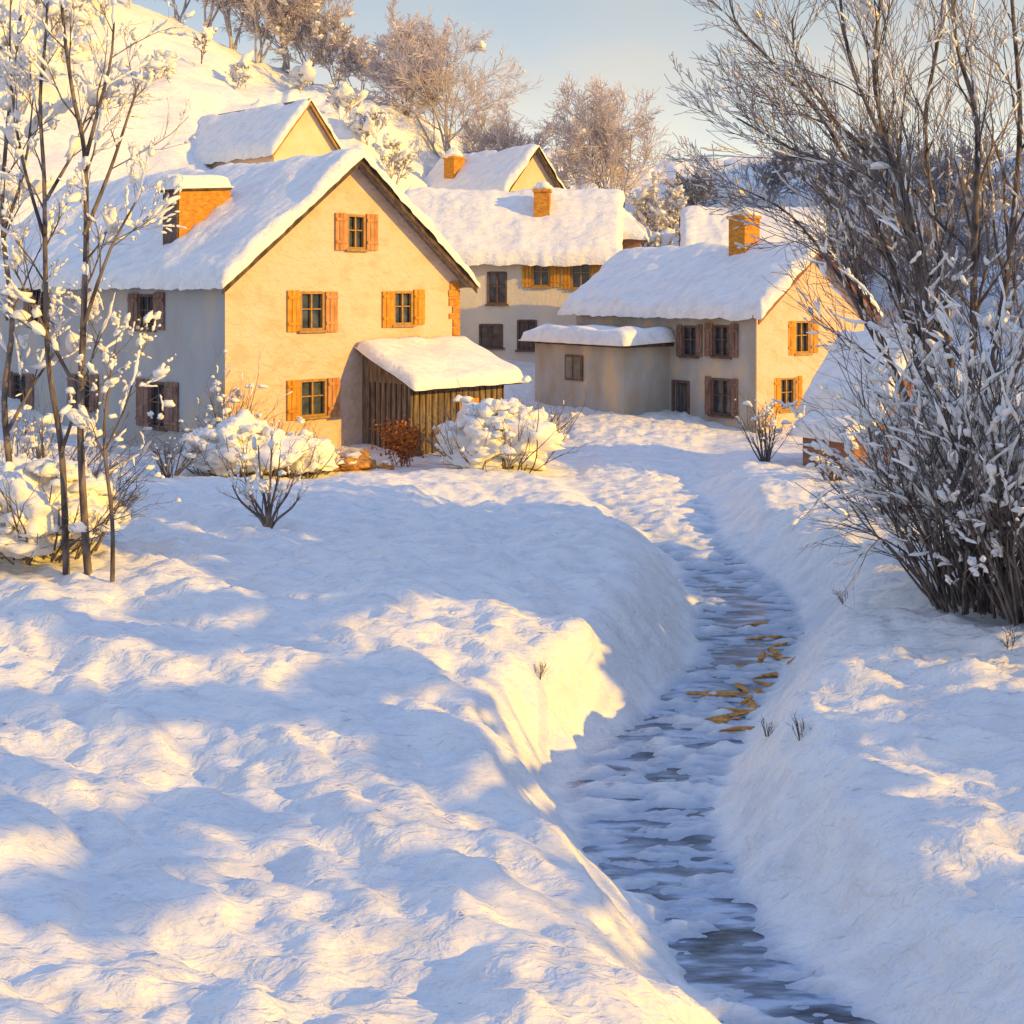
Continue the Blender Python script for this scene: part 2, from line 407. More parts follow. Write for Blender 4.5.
class House:
    """local x along the gable, y away from it, z up; gable at y=0, long wall at x=0"""
    def __init__(s, name, label, cat, x, y, zb, deg, W, L, H, rise, wall, oh=0.35, og=0.45, snow=0.32, seed=1,
                 board='wood_dark', bury=1.5, under='soffit'):
        s.c = Vector((x, y)); s.th = rad(deg); s.zb = zb; s.W = W; s.L = L; s.H = H; s.rise = rise
        s.u = Vector((math.cos(s.th), math.sin(s.th))); s.d = Vector((-math.sin(s.th), math.cos(s.th)))
        s.root = empty(name, (x, y, zb), s.th, label, cat)
        s.cut = MB(); s.rng = random.Random(seed); s.bury = bury
        b = MB()
        b.prism([(0, -bury), (W, -bury), (W, H), (W / 2, H + rise), (0, H)], 0, L)
        s.wall = b.build('wall', M[wall], None)
        s.roof(oh, og, snow, board, under, seed)
    def surf(s, x):
        sl = s.rise / (s.W / 2)
        return s.H + s.rise - sl * abs(x - s.W / 2)
    def roof(s, oh, og, snow, board, under, seed):
        W, L = s.W, s.L; t = 0.14
        r = MB()
        poly = [(-oh, s.surf(-oh)), (W / 2, s.surf(W / 2)), (W + oh, s.surf(W + oh)), (W + oh, s.surf(W + oh) + t),
                (W / 2, s.surf(W / 2) + t), (-oh, s.surf(-oh) + t)]
        poly = [(x, z + 0.02) for x, z in poly]
        r.add([(x, -og, z) for x, z in poly] + [(x, L + og, z) for x, z in poly],
              [(0, 1, 4, 5), (1, 2, 3, 4), (11, 10, 7, 6), (10, 9, 8, 7), (6, 7, 1, 0), (7, 8, 2, 1), (8, 9, 3, 2), (9, 10, 4, 3), (10, 11, 5, 4), (11, 6, 0, 5)])
        s.roofo = r.build('roof', M[under], s.root)
        # barge boards on the near gable
        for sd in (0, 1):
            bb = MB()
            xe = -oh - 0.02 if sd == 0 else W + oh + 0.02
            zt = 0.19; zbm = -0.16
            p = [(xe, s.surf(xe) + zbm), (W / 2, s.surf(W / 2) + zbm), (W / 2, s.surf(W / 2) + zt), (xe, s.surf(xe) + zt)]
            bb.prism(p, -og - 0.06, -og - 0.005)
            bb.build('bargeboard', M[board], s.roofo)
        # snow blanket
        n1, n2 = max(int(L / 0.13), 12), 64
        rng = s.rng; ox, oy = rng.uniform(0, 50), rng.uniform(0, 50)
        sb = MB(); top = []; bot = []
        for i in range(n1 + 1):
            a = i / n1
            for j in range(n2 + 1):
                q = j / n2
                # irregular edges
                ee = 0.10 * mnoise.noise(Vector((a * L * 1.3 + ox, q * 2 + oy, 1))) + 0.09 * mnoise.noise(Vector((a * L * 3.5 + ox, q * 2, 5)))
                eg = 0.10 * mnoise.noise(Vector((q * W * 1.3 + ox, a * 2 + oy, 9))) + 0.10 * mnoise.noise(Vector((q * W * 4.0 + ox, a * 2 + oy, 4)))
                x = -oh - 0.10 + (W + 2 * oh + 0.20) * q + ee * (1 if q < 0.5 else -1) * (abs(q - 0.5) * 2) ** 3
                y = -og - 0.16 + (L + 2 * og + 0.32) * a + eg * (abs(a - 0.5) * 2) ** 6
                edge = min(q, 1 - q) * (W + 2 * oh) ; edg2 = min(a, 1 - a) * (L + 2 * og)
                k = min(edge / 0.30, 1.0); k2 = min(edg2 / 0.30, 1.0)
                th = snow * math.sqrt(max(0.0, 1 - (1 - k) ** 2)) * math.sqrt(max(0.0, 1 - (1 - k2) ** 2))
                th *= 0.85 + 0.5 * mnoise.noise(Vector((x * 0.6 + ox, y * 0.6 + oy, 3))) + (0.15 + 0.4 * (1 - min(k, k2))) * mnoise.noise(Vector((x * 2.6 + ox, y * 2.6 + oy, 6)))
                xm = x - W / 2; sl = s.rise / (W / 2)
                soft = math.sqrt(xm * xm + 0.12) - 0.1
                zz = s.H + s.rise - sl * soft + t + 0.02
                zl = s.surf(x) + t - 0.02
                bump = 0.07 * mnoise.noise(Vector((x * 1.3 + ox, y * 1.0, 7))) + 0.035 * mnoise.noise(Vector((x * 3 + ox, y * 2.4, 2)))
                top.append((x, y, max(zz + th * 1.15 + bump * min(k, k2), zl + 0.015)))
                bot.append((x, y, zl - (0.06 if min(k, k2) < 0.01 else 0)))
        N = n2 + 1
        vs = top + bot; fs = []
        for i in range(n1):
            for j in range(n2):
                fs.append((i * N + j, i * N + j + 1, (i + 1) * N + j + 1, (i + 1) * N + j))
        o = len(top)
        ring = [j for j in range(N)] + [i * N + n2 for i in range(1, n1 + 1)] + [n1 * N + j for j in range(n2 - 1, -1, -1)] + [i * N for i in range(n1 - 1, 0, -1)]
        for i in range(len(ring)):
            a, b = ring[i], ring[(i + 1) % len(ring)]
            fs.append((a, b, b + o, a + o))
        sb.add(vs, fs)
        sb.build('roof_snow', M['roof_snow'], s.roofo, smooth=True)
    def on(s, face, px, py):
        """wall coordinate (along, z) of a picture point"""
        k = (px - 512) / F
        a = s.u if face == 'gable' else s.d
        t = (k * s.c.y - s.c.x) / (a.x - k * a.y)
        Y = s.c.y + a.y * t
        return t, CZ - (py - HY) * Y / F - s.zb
    def mp(s, face, a, dep, z):
        return (a, -dep, z) if face == 'gable' else (-dep, a, z)
    def fbox(s, mb, face, a0, a1, d0, d1, z0, z1):
        P = [s.mp(face, a, d, z) for z in (z0, z1) for a, d in ((a0, d0), (a1, d0), (a1, d1), (a0, d1))]
        mb.hexa(P)
    def window(s, face, px, py, w, h, sh=None, shw=0.42, frame='frame', near=True, slant=0.0, single=None, bars=1):
        a, z = s.on(face, px, py)
        a0, a1, z0, z1 = a - w / 2, a + w / 2, z - h / 2, z + h / 2
        s.fbox(s.cut, face, a0, a1, -0.20, 0.3, z0, z1)
        f = MB(); fw = 0.07
        s.fbox(f, face, a0 - 0.02, a0 + fw, -0.10, 0.025, z0, z1)
        s.fbox(f, face, a1 - fw, a1 + 0.02, -0.10, 0.025, z0, z1)
        s.fbox(f, face, a0 + fw, a1 - fw, -0.10, 0.022, z1 - fw, z1 + 0.02)
        s.fbox(f, face, a0 + fw, a1 - fw, -0.10, 0.022, z0, z0 + fw)
        for b in range(bars):
            m_ = a0 + (b + 1) * w / (bars + 1)
            s.fbox(f, face, m_ - 0.03, m_ + 0.03, -0.11, -0.02, z0 + fw, z1 - fw)
        s.fbox(f, face, a0 + fw, a1 - fw, -0.112, -0.03, z0 + h * 0.55 - 0.02, z0 + h * 0.55 + 0.02)
        fo = f.build('window', M[frame], s.root)
        p = MB(); s.fbox(p, face, a0 + 0.005, a1 - 0.005, -0.195, -0.13, z0 + 0.005, z1 - 0.005); p.build('pane', M['pane'], fo)
        q = MB(); s.fbox(q, face, a0 - 0.1, a1 + 0.1, 0.0, 0.12, z0 - 0.08, z0 - 0.003); q.build('sill', M['frame' if frame == 'frame' else 'frame_dark'], fo)
        if sh:
            for sd in (-1, 1):
                if single and sd != single: continue
                m_ = MB(); rr = s.rng
                e0 = a0 - 0.03 if sd < 0 else a1 + 0.03
                e1 = e0 + sd * shw
                lo, hi = min(e0, e1), max(e0, e1)
                dz = rr.uniform(-0.04, 0.04)
                nb = 3
                for b in range(nb):
                    l = lo + (hi - lo) * b / nb + 0.012; r_ = lo + (hi - lo) * (b + 1) / nb - 0.006
                    s.fbox(m_, face, l, r_, 0.01, 0.07 + 0.012 * (b % 2), z0 - 0.04 + dz, z1 + 0.04 + dz)
                for zz in (z0 + 0.18, z1 - 0.22):
                    s.fbox(m_, face, lo + 0.02, hi - 0.02, 0.065, 0.105, zz, zz + 0.09)
                m_.build('shutter', M[sh if not isinstance(sh, tuple) else sh[0 if sd < 0 else 1]], fo)
        return fo
    def door(s, face, px, pyt, w, h, m='door'):
        a, z1 = s.on(face, px, pyt); z0 = z1 - h
        s.fbox(s.cut, face, a - w / 2, a + w / 2, -0.2, 0.3, z0, z1)
        f = MB(); s.fbox(f, face, a - w / 2 + 0.01, a + w / 2 - 0.01, -0.19, -0.12, z0 + 0.005, z1 - 0.005)
        n = 4
        for i in range(n):
            s.fbox(f, face, a - w / 2 + w * i / n + 0.02, a - w / 2 + w * (i + 1) / n - 0.01, -0.125, -0.09, z0 + 0.05, z1 - 0.05)
        d = f.build('door', M[m], s.root)
        fr = MB()
        s.fbox(fr, face, a - w / 2 - 0.1, a - w / 2 + 0.004, -0.05, 0.05, z0, z1 + 0.1)
        s.fbox(fr, face, a + w / 2 - 0.004, a + w / 2 + 0.1, -0.05, 0.05, z0, z1 + 0.1)
        s.fbox(fr, face, a - w / 2 + 0.004, a + w / 2 - 0.004, -0.05, 0.045, z1, z1 + 0.1)
        fr.build('frame', M['frame_dark'], d)
    def chimney(s, x, y, w, h, m='brick', cap=0.28, embed=0.5):
        z = s.surf(x)
        c = MB(); c.box((x - w / 2, y - w / 2, z - embed), (x + w / 2, y + w / 2, z + h))
        c.box((x - w / 2 - 0.06, y - w / 2 - 0.06, z + h + 0.001), (x + w / 2 + 0.06, y + w / 2 + 0.06, z + h + 0.12))
        ch = c.build('chimney', M[m], s.roofo)
        if cap:
            k = MB()
            for i in range(4):
                clump(k, Vector((x + s.rng.uniform(-0.12, 0.12), y + s.rng.uniform(-0.12, 0.12), z + h + 0.16 + 0.05 * i)), w * 0.62 - i * 0.06, w * 0.6 - i * 0.06, cap * 0.8, s.rng)
            k.build('snow_cap', M['clump'], s.root, smooth=True)
    def slab_snow(s, name, parent, P00, P10, P11, P01, th, seed, over=0.12):
        """snow blanket on a four-cornered roof plane"""
        rng = random.Random(seed); ox = rng.uniform(0, 60)
        P = [Vector(p) for p in (P00, P10, P11, P01)]
        lu = (P[1] - P[0]).length; lv = (P[3] - P[0]).length
        n1, n2 = max(int(lu / 0.15), 8), max(int(lv / 0.15), 8)
        top = []; bot = []
        for i in range(n1 + 1):
            for j in range(n2 + 1):
                a, b = i / n1, j / n2
                aa = a + (a - 0.5) * 2 * over / lu * (1 + 0.8 * mnoise.noise(Vector((b * lv * 1.6, ox, a * 3))))
                bb = b + (b - 0.5) * 2 * over / lv * (1 + 0.8 * mnoise.noise(Vector((a * lu * 1.6, ox + 9, b * 3))))
                p = P[0].lerp(P[1], aa).lerp(P[3].lerp(P[2], aa), bb)
                k = min(min(a, 1 - a) * lu / 0.25, 1); k2 = min(min(b, 1 - b) * lv / 0.25, 1)
                t_ = th * math.sqrt(max(0, 1 - (1 - k) ** 2)) * math.sqrt(max(0, 1 - (1 - k2) ** 2))
                t_ *= 1 + 0.5 * mnoise.noise(p * 0.9 + Vector((ox, 0, 0)))
                top.append(p + Vector((0, 0, t_ + 0.012))); bot.append(p + Vector((0, 0, -0.03)))
        N = n2 + 1; fs = []; o = len(top)
        for i in range(n1):
            for j in range(n2): fs.append((i * N + j, i * N + j + 1, (i + 1) * N + j + 1, (i + 1) * N + j))
        ring = [j for j in range(N)] + [i * N + n2 for i in range(1, n1 + 1)] + [n1 * N + j for j in range(n2 - 1, -1, -1)] + [i * N for i in range(n1 - 1, 0, -1)]
        for i in range(len(ring)):
            a, b = ring[i], ring[(i + 1) % len(ring)]; fs.append((a, b, b + o, a + o))
        m_ = MB(); m_.add(top + bot, fs)
        return m_.build(name, M['roof_snow'], parent, smooth=True)
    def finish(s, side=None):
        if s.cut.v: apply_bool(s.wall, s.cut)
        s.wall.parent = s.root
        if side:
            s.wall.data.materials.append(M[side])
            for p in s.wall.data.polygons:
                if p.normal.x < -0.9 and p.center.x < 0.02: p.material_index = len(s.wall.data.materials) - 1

# ---- the large house
A = House('house', 'large cream house with steep snowy gable and a wooden lean-to', 'house', -8.83, 40.0, 0.2, 45, 9.75, 19.5, 5.78, 3.95,
          'plaster', oh=0.40, og=0.5, snow=0.36, seed=3)
for (px, py, w, h, sh) in ((356, 232, 0.75, 1.15, 'shutter'), (312, 311, 0.95, 1.25, ('shutter_ochre', 'shutter')),
                           (403, 308, 0.85, 1.15, ('shutter_ochre', 'shutter_ochre')), (313, 398, 1.05, 1.2, ('shutter_ochre', 'shutter'))):
    A.window('gable', px, py, w, h, sh, shw=0.5)
A.window('left', 147, 312, 1.0, 1.15, 'shutter_brown', shw=0.65, frame='frame_dark')
A.window('left', 40, 306, 1.1, 1.3, 'shutter_brown', shw=0.7, frame='frame_dark')
A.window('left', 84, 392, 1.0, 1.2, 'shutter_brown', shw=0.6, frame='frame_dark')
A.window('left', 158, 405, 1.0, 1.5, 'shutter_brown', shw=0.8, frame='frame_dark')
A.window('left', 20, 392, 1.2, 1.4, 'shutter_brown', shw=0.6, frame='frame_dark')
A.finish('shade_plaster')  # long wall takes the greyer colour as painted shade
# corner stones
q = MB(); rr = random.Random(5)
z = 0.6
while z < A.H - 0.1:
    h = rr.uniform(0.22, 0.34); wd = rr.uniform(0.25, 0.5)
    q.box((A.W - wd, -0.05, z), (A.W + 0.04, 0.15, z + h - 0.03)); z += h
q.build('quoins', M['brick'], A.root)
# shed dormer
dm = MB(); x0, x1, v0, v1 = 0.75, 2.75, 3.95, 4.95
zf, zt0, zt1 = A.surf(x0) - 0.1, A.surf(x0) + 2.3, A.surf(x0) + 2.45
dm.hexa([(x0, v0, zf), (x1, v0, zf), (x1, v1, zf), (x0, v1, zf), (x0, v0, zt0), (x1, v0, zt1), (x1, v1, zt1), (x0, v1, zt0)])
dorm = dm.build('dormer', M['brick'], A.root)
f = MB(); f.box((x0 - 0.06, v0 + 0.05, A.surf(x0) + 0.25), (x0 - 0.005, v1 - 0.05, zt0 - 0.06)); f.build('dormer_front', M['frame_dark'], dorm)
rf = MB(); rf.hexa([(x0 - 0.2, v0 - 0.08, zt0), (x1, v0 - 0.08, zt1 + 0.01), (x1, v1 + 0.08, zt1 + 0.01), (x0 - 0.2, v1 + 0.08, zt0),
                    (x0 - 0.2, v0 - 0.08, zt0 + 0.1), (x1, v0 - 0.08, zt1 + 0.11), (x1, v1 + 0.08, zt1 + 0.11), (x0 - 0.2, v1 + 0.08, zt0 + 0.1)])
rf.build('dormer_roof', M['wood_dark'], dorm)
A.slab_snow('dormer_snow', dorm, (x0 - 0.2, v0 - 0.08, zt0 + 0.1), (x1, v0 - 0.08, zt1 + 0.11), (x1, v1 + 0.08, zt1 + 0.11), (x0 - 0.2, v1 + 0.08, zt0 + 0.1), 0.42, 4, over=0.05)
# lean-to
u0, u1, pr = 5.35, 10.1, 2.5
zh, zl_ = 3.35, 2.35
lt = MB()
lt.hexa([(u0, -pr, -1.2), (u1 - 0.5, -pr, -1.2), (u1 - 0.5, -0.002, -1.2), (u0, -0.002, -1.2), (u0, -pr, zl_), (u1 - 0.5, -pr, zl_), (u1 - 0.5, -0.002, zh), (u0, -0.002, zh)])
lean = lt.build('lean_to', M['shed_wood'], A.root)
lr = MB()
a0, a1, b0 = u0 - 0.25, u1 - 0.1, -pr - 0.5
zs = (zh - zl_) / pr
zo = zl_ - 0.5 * zs
lr.hexa([(a0, b0, zo + 0.01), (a1, b0, zo + 0.01), (a1, -0.06, zh), (a0, -0.06, zh), (a0, b0, zo + 0.13), (a1, b0, zo + 0.13), (a1, -0.06, zh + 0.12), (a0, -0.06, zh + 0.12)])
lr.build('lean_to_roof', M['wood_dark'], lean)
A.slab_snow('lean_to_snow', lean, (a0, b0, zo + 0.13), (a1, b0, zo + 0.13), (a1, -0.12, zh + 0.12), (a0, -0.12, zh + 0.12), 0.30, 9)
bt = MB(); x = u0 + 0.1
while x < u1 - 0.55:
    bt.box((x, -pr - 0.035, -1.2), (x + 0.055, -pr - 0.002, zl_ - 0.02)); x += 0.27
y = -pr + 0.15
while y < -0.2:
    bt.box((u0 - 0.035, y, -1.2), (u0 - 0.002, y + 0.055, zl_ - 0.02)); y += 0.27
bt.build('batten', M['wood_dark'], lean)
lw = MB(); lw.box((u0 + 2.1, -pr - 0.06, 0.95), (u0 + 3.0, -pr - 0.012, 1.75)); lwo = lw.build('window', M['shutter_ochre'], lean)

# ---- house on the slope behind
def simple_windows(h, items):
    for it in items: h.window(*it[:5], **it[5])
E = House('house', 'house with blue shaded roof and peach gable up the slope behind the large cream house', 'house', -11.9, 65, 11.75, 45, 4.0, 10.5, 0.9, 2.5, 'peach_plaster', oh=0.3, og=0.25, snow=0.28, seed=11, bury=7, board='frame')
E.finish()
# ---- middle house
B = House('house', 'tall pale house with sunlit snowy roof and one chimney in the village centre', 'house', 4.55, 60, 0.9, 83, 6.8, 9.9, 6.25, 3.1, 'blue_plaster', oh=0.45, og=0.35, snow=0.34, seed=21, bury=2)
B.window('left', 497, 288, 0.9, 1.5, None, frame='frame_dark')
B.window('left', 541, 273, 0.8, 1.25, 'shutter_ochre', shw=0.45)
B.window('left', 581, 274, 0.9, 1.35, 'shutter_ochre', shw=0.45)
B.window('left', 491, 336, 1.1, 1.1, None, frame='frame_dark')
B.window('left', 527, 335, 0.9, 1.4, None, frame='frame_dark')
B.finish()
B.chimney(1.9, 3.35, 0.75, 1.35, embed=0.8)
# side wing with hipped snowy roof
wg = MB(); wg.box((1.6, -1.3, -1.5), (6.4, 0.0 - 0.004, 7.1))
wing = wg.build('wing', M['brick_red'], B.root)
hp = MB()
hx0, hx1, hy0, hy1, zE, zR = 1.3, 6.7, -1.6, 1.6, 7.1, 9.0
hp.add([(hx0, hy0, zE), (hx1, hy0, zE), (hx1, hy1, zE), (hx0, hy1, zE), (3.2, 0.3, zR), (4.6, 0.3, zR), (4.6, hy1, zR), (3.2, hy1, zR)],
       [(0, 1, 5, 4), (1, 2, 6, 5), (3, 0, 4, 7), (4, 5, 6, 7), (2, 3, 7, 6), (3, 2, 1, 0)])
hp.build('wing_roof', M['soffit'], wing)
B.slab_snow('wing_snow', wing, (hx0, hy0, zE + .03), (3.2, 0.3, zR + .03), (3.2, hy1, zR + .03), (hx0, hy1, zE + .03), 0.32, 31)
B.slab_snow('wing_snow', wing, (hx0, hy0, zE + .03), (hx1, hy0, zE + .03), (4.6, 0.3, zR + .03), (3.2, 0.3, zR + .03), 0.32, 33)
# low lean-to on the left end, seen past the large house
lm = MB(); lm.hexa([(-2.0, 8.2, -1.5), (-0.004, 8.2, -1.5), (-0.004, 11.4, -1.5), (-2.0, 11.4, -1.5), (-2.0, 8.2, 3.9), (-0.004, 8.2, 5.2), (-0.004, 11.4, 5.2), (-2.0, 11.4, 3.9)])
lo_ = lm.build('lean_to', M['blue_plaster'], B.root)
B.slab_snow('lean_to_snow', lo_, (-2.3, 8.0, 3.75), (-0.03, 8.0, 5.25), (-0.03, 11.6, 5.25), (-2.3, 11.6, 3.75), 0.4, 35)

# ---- house behind the middle one
D = House('house', 'small house with blue roof, grey bargeboard and snow capped chimney behind the middle house', 'house', -0.55, 75, 8.6, 45, 4.9, 7.2, 2.6, 2.7, 'peach_plaster', oh=0.35, og=0.4, snow=0.26, seed=41, bury=5)
D.finish()
D.chimney(1.0, 5.2, 0.9, 1.2, cap=0.45, embed=0.8)

# ---- right house
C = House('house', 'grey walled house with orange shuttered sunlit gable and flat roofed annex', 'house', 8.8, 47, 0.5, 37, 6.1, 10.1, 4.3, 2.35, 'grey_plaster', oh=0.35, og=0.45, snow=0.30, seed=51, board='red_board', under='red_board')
gw = C.window('gable', 802, 337, 0.8, 1.2, 'shutter_ochre', shw=0.42)
C.window('gable', 787, 394, 0.8, 1.2, 'shutter_ochre', shw=0.35)
C.window('left', 690, 341, 0.75, 1.15, 'shutter_brown', shw=0.28, frame='frame_dark')
C.window('left', 722, 341, 0.8, 1.15, 'shutter_brown', shw=0.42, frame='frame_dark')
C.window('left', 722, 397, 1.0, 1.35, 'shutter_brown', shw=0.3, frame='frame_dark')
C.door('left', 681, 383, 0.75, 1.75)
C.finish()
gp = MB(); W, H, RI = C.W, C.H, C.rise      # cream skin over the grey wall, painting the gable's sunlight as colour
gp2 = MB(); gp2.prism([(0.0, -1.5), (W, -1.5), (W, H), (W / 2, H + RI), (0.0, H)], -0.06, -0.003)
gf = gp2.build('lit_gable_skin', M['plaster'])
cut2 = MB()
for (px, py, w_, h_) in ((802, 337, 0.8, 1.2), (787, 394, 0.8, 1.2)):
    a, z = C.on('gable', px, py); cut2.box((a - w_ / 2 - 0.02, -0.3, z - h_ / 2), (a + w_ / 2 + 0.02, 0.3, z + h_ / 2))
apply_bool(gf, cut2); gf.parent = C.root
C.chimney(2.75, 3.1, 0.85, 1.45, embed=0.9, cap=0.22)
# annex on the left wall
an = MB(); an.box((-2.3, 4.5, -1.5), (-0.004, 10.0, 2.9)); anx = an.build('annex', M['grey_plaster'], C.root)
ar = MB(); ar.box((-2.6, 4.2, 2.905), (-0.01, 10.3, 3.02)); ar.build('annex_roof', M['wood_dark'], anx)
C.slab_snow('annex_snow', anx, (-2.65, 4.15, 3.02), (-0.06, 4.15, 3.12), (-0.06, 10.35, 3.12), (-2.65, 10.35, 3.02), 0.50, 57, over=0.14)
aw = MB(); aw.box((-2.36, 6.9, 1.5), (-2.305, 8.0, 2.5)); awo = aw.build('window', M['frame_dark'], anx)
ap = MB(); ap.box((-2.375, 7.0, 1.58), (-2.365, 7.42, 2.42)); ap.box((-2.375, 7.5, 1.58), (-2.365, 7.92, 2.42)); ap.build('pane', M['pane'], awo)

# ---- roof behind the right house
Fh = House('house', 'house showing only its sunlit rounded snow roof behind the right house chimney', 'house', 15.6, 66, 4.2, 84, 5.2, 6.4, 3.3, 2.0, 'plaster', oh=0.4, og=0.4, snow=0.5, seed=61, bury=4)
Fh.finish()

# ---- shed by the right hand bush
G = House('shed', 'low brick shed under blue shaded snow beside the right hand thicket', 'shed', 10.15, 36.5, gz(9.8, 37.5) - 0.1, 40, 3.2, 1.8, 1.9, 1.75, 'brick_red', oh=0.35, og=0.35, snow=0.34, seed=71)
G.finish()
pl = MB(); pl.hexa([(-1.1, 0.1, -1), (-0.004, 0.1, -1), (-0.004, 1.6, -1), (-1.1, 1.6, -1), (-1.1, 0.1, 1.0), (-0.004, 0.1, 1.3), (-0.004, 1.6, 1.3), (-1.1, 1.6, 1.0)])
po = pl.build('lean_to', M['brick_red'], G.root)
G.slab_snow('lean_to_snow', po, (-1.35, -0.1, 1.0), (-0.05, -0.1, 1.34), (-0.05, 1.8, 1.34), (-1.35, 1.8, 1.0), 0.34, 77)

# ------------------------------------------------------------------ trees
def grow(segs, p, d, L, r, lv, maxlv, rng, up=0.05, wob=0.12, kids=(5, 7), ratio=0.55, spread=0.75, bare=0.3, tip=0.35, lean=None):
    n = max(3, min(9, int(L / 0.35))) if lv < maxlv else 3
    pts = [p.copy()]; rs = [r]; dd = d.normalized(); q = p.copy()
    for i in range(n):
        dd = dd + Vector((rng.gauss(0, wob), rng.gauss(0, wob), rng.gauss(0, wob) + up))
        if lean: dd = dd + lean
        dd.normalize(); q = q + dd * (L / n)
        pts.append(q.copy()); rs.append(r * (1 - (1 - tip) * (i + 1) / n))
    segs.append((lv, pts, rs))
    if lv >= maxlv: return
    k = rng.randint(*kids)
    for j in range(k):
        t = bare + (1 - bare) * (j + rng.random()) / k
        t = min(t, 0.99); i = min(int(t * n), n - 1); fr = t * n - i
        bp = pts[i].lerp(pts[i + 1], fr); axis = (pts[i + 1] - pts[i]).normalized()
        rv = Vector((rng.gauss(0, 1), rng.gauss(0, 1), rng.gauss(0, 1)))
        side = (rv - axis * rv.dot(axis)); side.normalize()
        a = spread * rng.uniform(0.6, 1.25)
        nd = axis * math.cos(a) + side * math.sin(a)
        grow(segs, bp, nd, L * ratio * rng.uniform(0.7, 1.2) * (1.15 - 0.45 * t), max(rs[i] * 0.6, 0.004), lv + 1, maxlv, rng, up, wob * 1.15, kids, ratio, spread, bare * 0.6, tip, lean)

def strip(mb, pts, rs, rng, k=1.0):
    n = len(pts)
    a = rng.randint(0, max(0, n - 2)); b = min(n - 1, a + rng.randint(1, 3))
    P, Q = [], []
    for i in range(a, b):
        for t in (0.0, 0.33, 0.66):
            p = pts[i].lerp(pts[i + 1], t); r = rs[i] + (rs[i + 1] - rs[i]) * t
            w = (r * 0.8 + 0.016 * k) * rng.uniform(0.55, 1.5)
            P.append(p + Vector((rng.gauss(0, w * 0.25), rng.gauss(0, w * 0.25), r * 0.6 + w * 0.35))); Q.append(w)
    P.append(pts[b] + Vector((0, 0, rs[b]))); Q.append(0.006)
    Q[0] *= 0.4
    mb.tube(P, Q, 5)

def make_tree(name, label, cat, base, segs, rng, snow=0.0, snow_sz=0.1, trunk_lv=1, bark='bark', twig='twig', group=None, tmin=0.0, zmin=1.0, big=0):
    root = empty(name, base, 0, label, cat, group)
    tr, cr, sn = MB(), MB(), MB()
    for lv, pts, rs in segs:
        rs = [max(r, tmin) for r in rs]
        mxr = max(rs)
        (tr if lv <= trunk_lv else cr).tube(pts, rs, 7 if mxr > 0.07 else (5 if mxr > 0.03 else 3))
        if snow > 0:
            seg = [q for q in range(len(pts) - 1) if pts[q].z > zmin]
            if not seg: continue
            for q in seg:
                d = (pts[q + 1] - pts[q]).normalized()
                if rng.random() < snow * (1 - 0.55 * abs(d.z)):
                    if lv > 0 or rng.random() < 0.3: strip(sn, pts[q:], rs[q:], rng, snow_sz / 0.055) if len(pts) - q > 2 else strip(sn, pts[-2:], rs[-2:], rng, snow_sz / 0.055)
                    if rng.random() < 0.22:
                        s_ = snow_sz * rng.uniform(0.5, 1.5) * (1.0 if rng.random() < 0.85 else rng.uniform(1.6, 2.6))
                        c = pts[q].copy(); c.z += rs[q] + s_ * 0.2
                        clump(sn, c, s_ * rng.uniform(0.9, 1.6), s_ * 0.75, s_ * 0.7, rng, sub=1 if s_ < 0.06 else 2, tilt=d.to_track_quat('X', 'Z').to_matrix(), jit=0.45)
    if tr.v: tr.build('trunk', M[bark], root, smooth=True)
    if cr.v: cr.build('crown', M[twig], root)
    if sn.v: sn.build('snow', M['clump'], root, smooth=True)['kind'] = 'stuff'
    return root

def stem(segs, pts, r0, r1, lv=0):
    """explicit stem through control points, smoothed"""
    out = []
    n = len(pts)
    for i in range(n - 1):
        p0, p1, p2, p3 = pts[max(i - 1, 0)], pts[i], pts[i + 1], pts[min(i + 2, n - 1)]
        for k in range(4):
            t = k / 4
            out.append(0.5 * ((2 * p1) + (p2 - p0) * t + (2 * p0 - 5 * p1 + 4 * p2 - p3) * t * t + (3 * p1 - p0 - 3 * p2 + p3) * t ** 3))
    out.append(pts[-1])
    rs = [r0 + (r1 - r0) * i / (len(out) - 1) for i in range(len(out))]
    segs.append((lv, out, rs))
    return out, rs

def sprout(segs, out, rs, rng, n, L, start=0.25, maxlv=3, spread=0.6, up=0.05, lean=None, kids=(3, 5), wob=0.12, ratio=0.55):
    m = len(out) - 1
    for j in range(n):
        t = start + (1 - start) * (j + rng.random()) / n
        i = min(int(t * m), m - 1)
        bp = out[i].lerp(out[i + 1], t * m - i); axis = (out[i + 1] - out[i]).normalized()
        rv = Vector((rng.gauss(0, 1), rng.gauss(0, 0.8), rng.gauss(0, 1))); side = rv - axis * rv.dot(axis); side.normalize()
        a = spread * rng.uniform(0.6, 1.3)
        grow(segs, bp, axis * math.cos(a) + side * math.sin(a), L * rng.uniform(0.6, 1.2) * (1.2 - 0.6 * t), max(rs[i] * 0.5, 0.008), 1, maxlv, rng, up, wob, kids, ratio, spread, 0.2, 0.3, lean)

def rel(base, pts): return [p - base for p in pts]

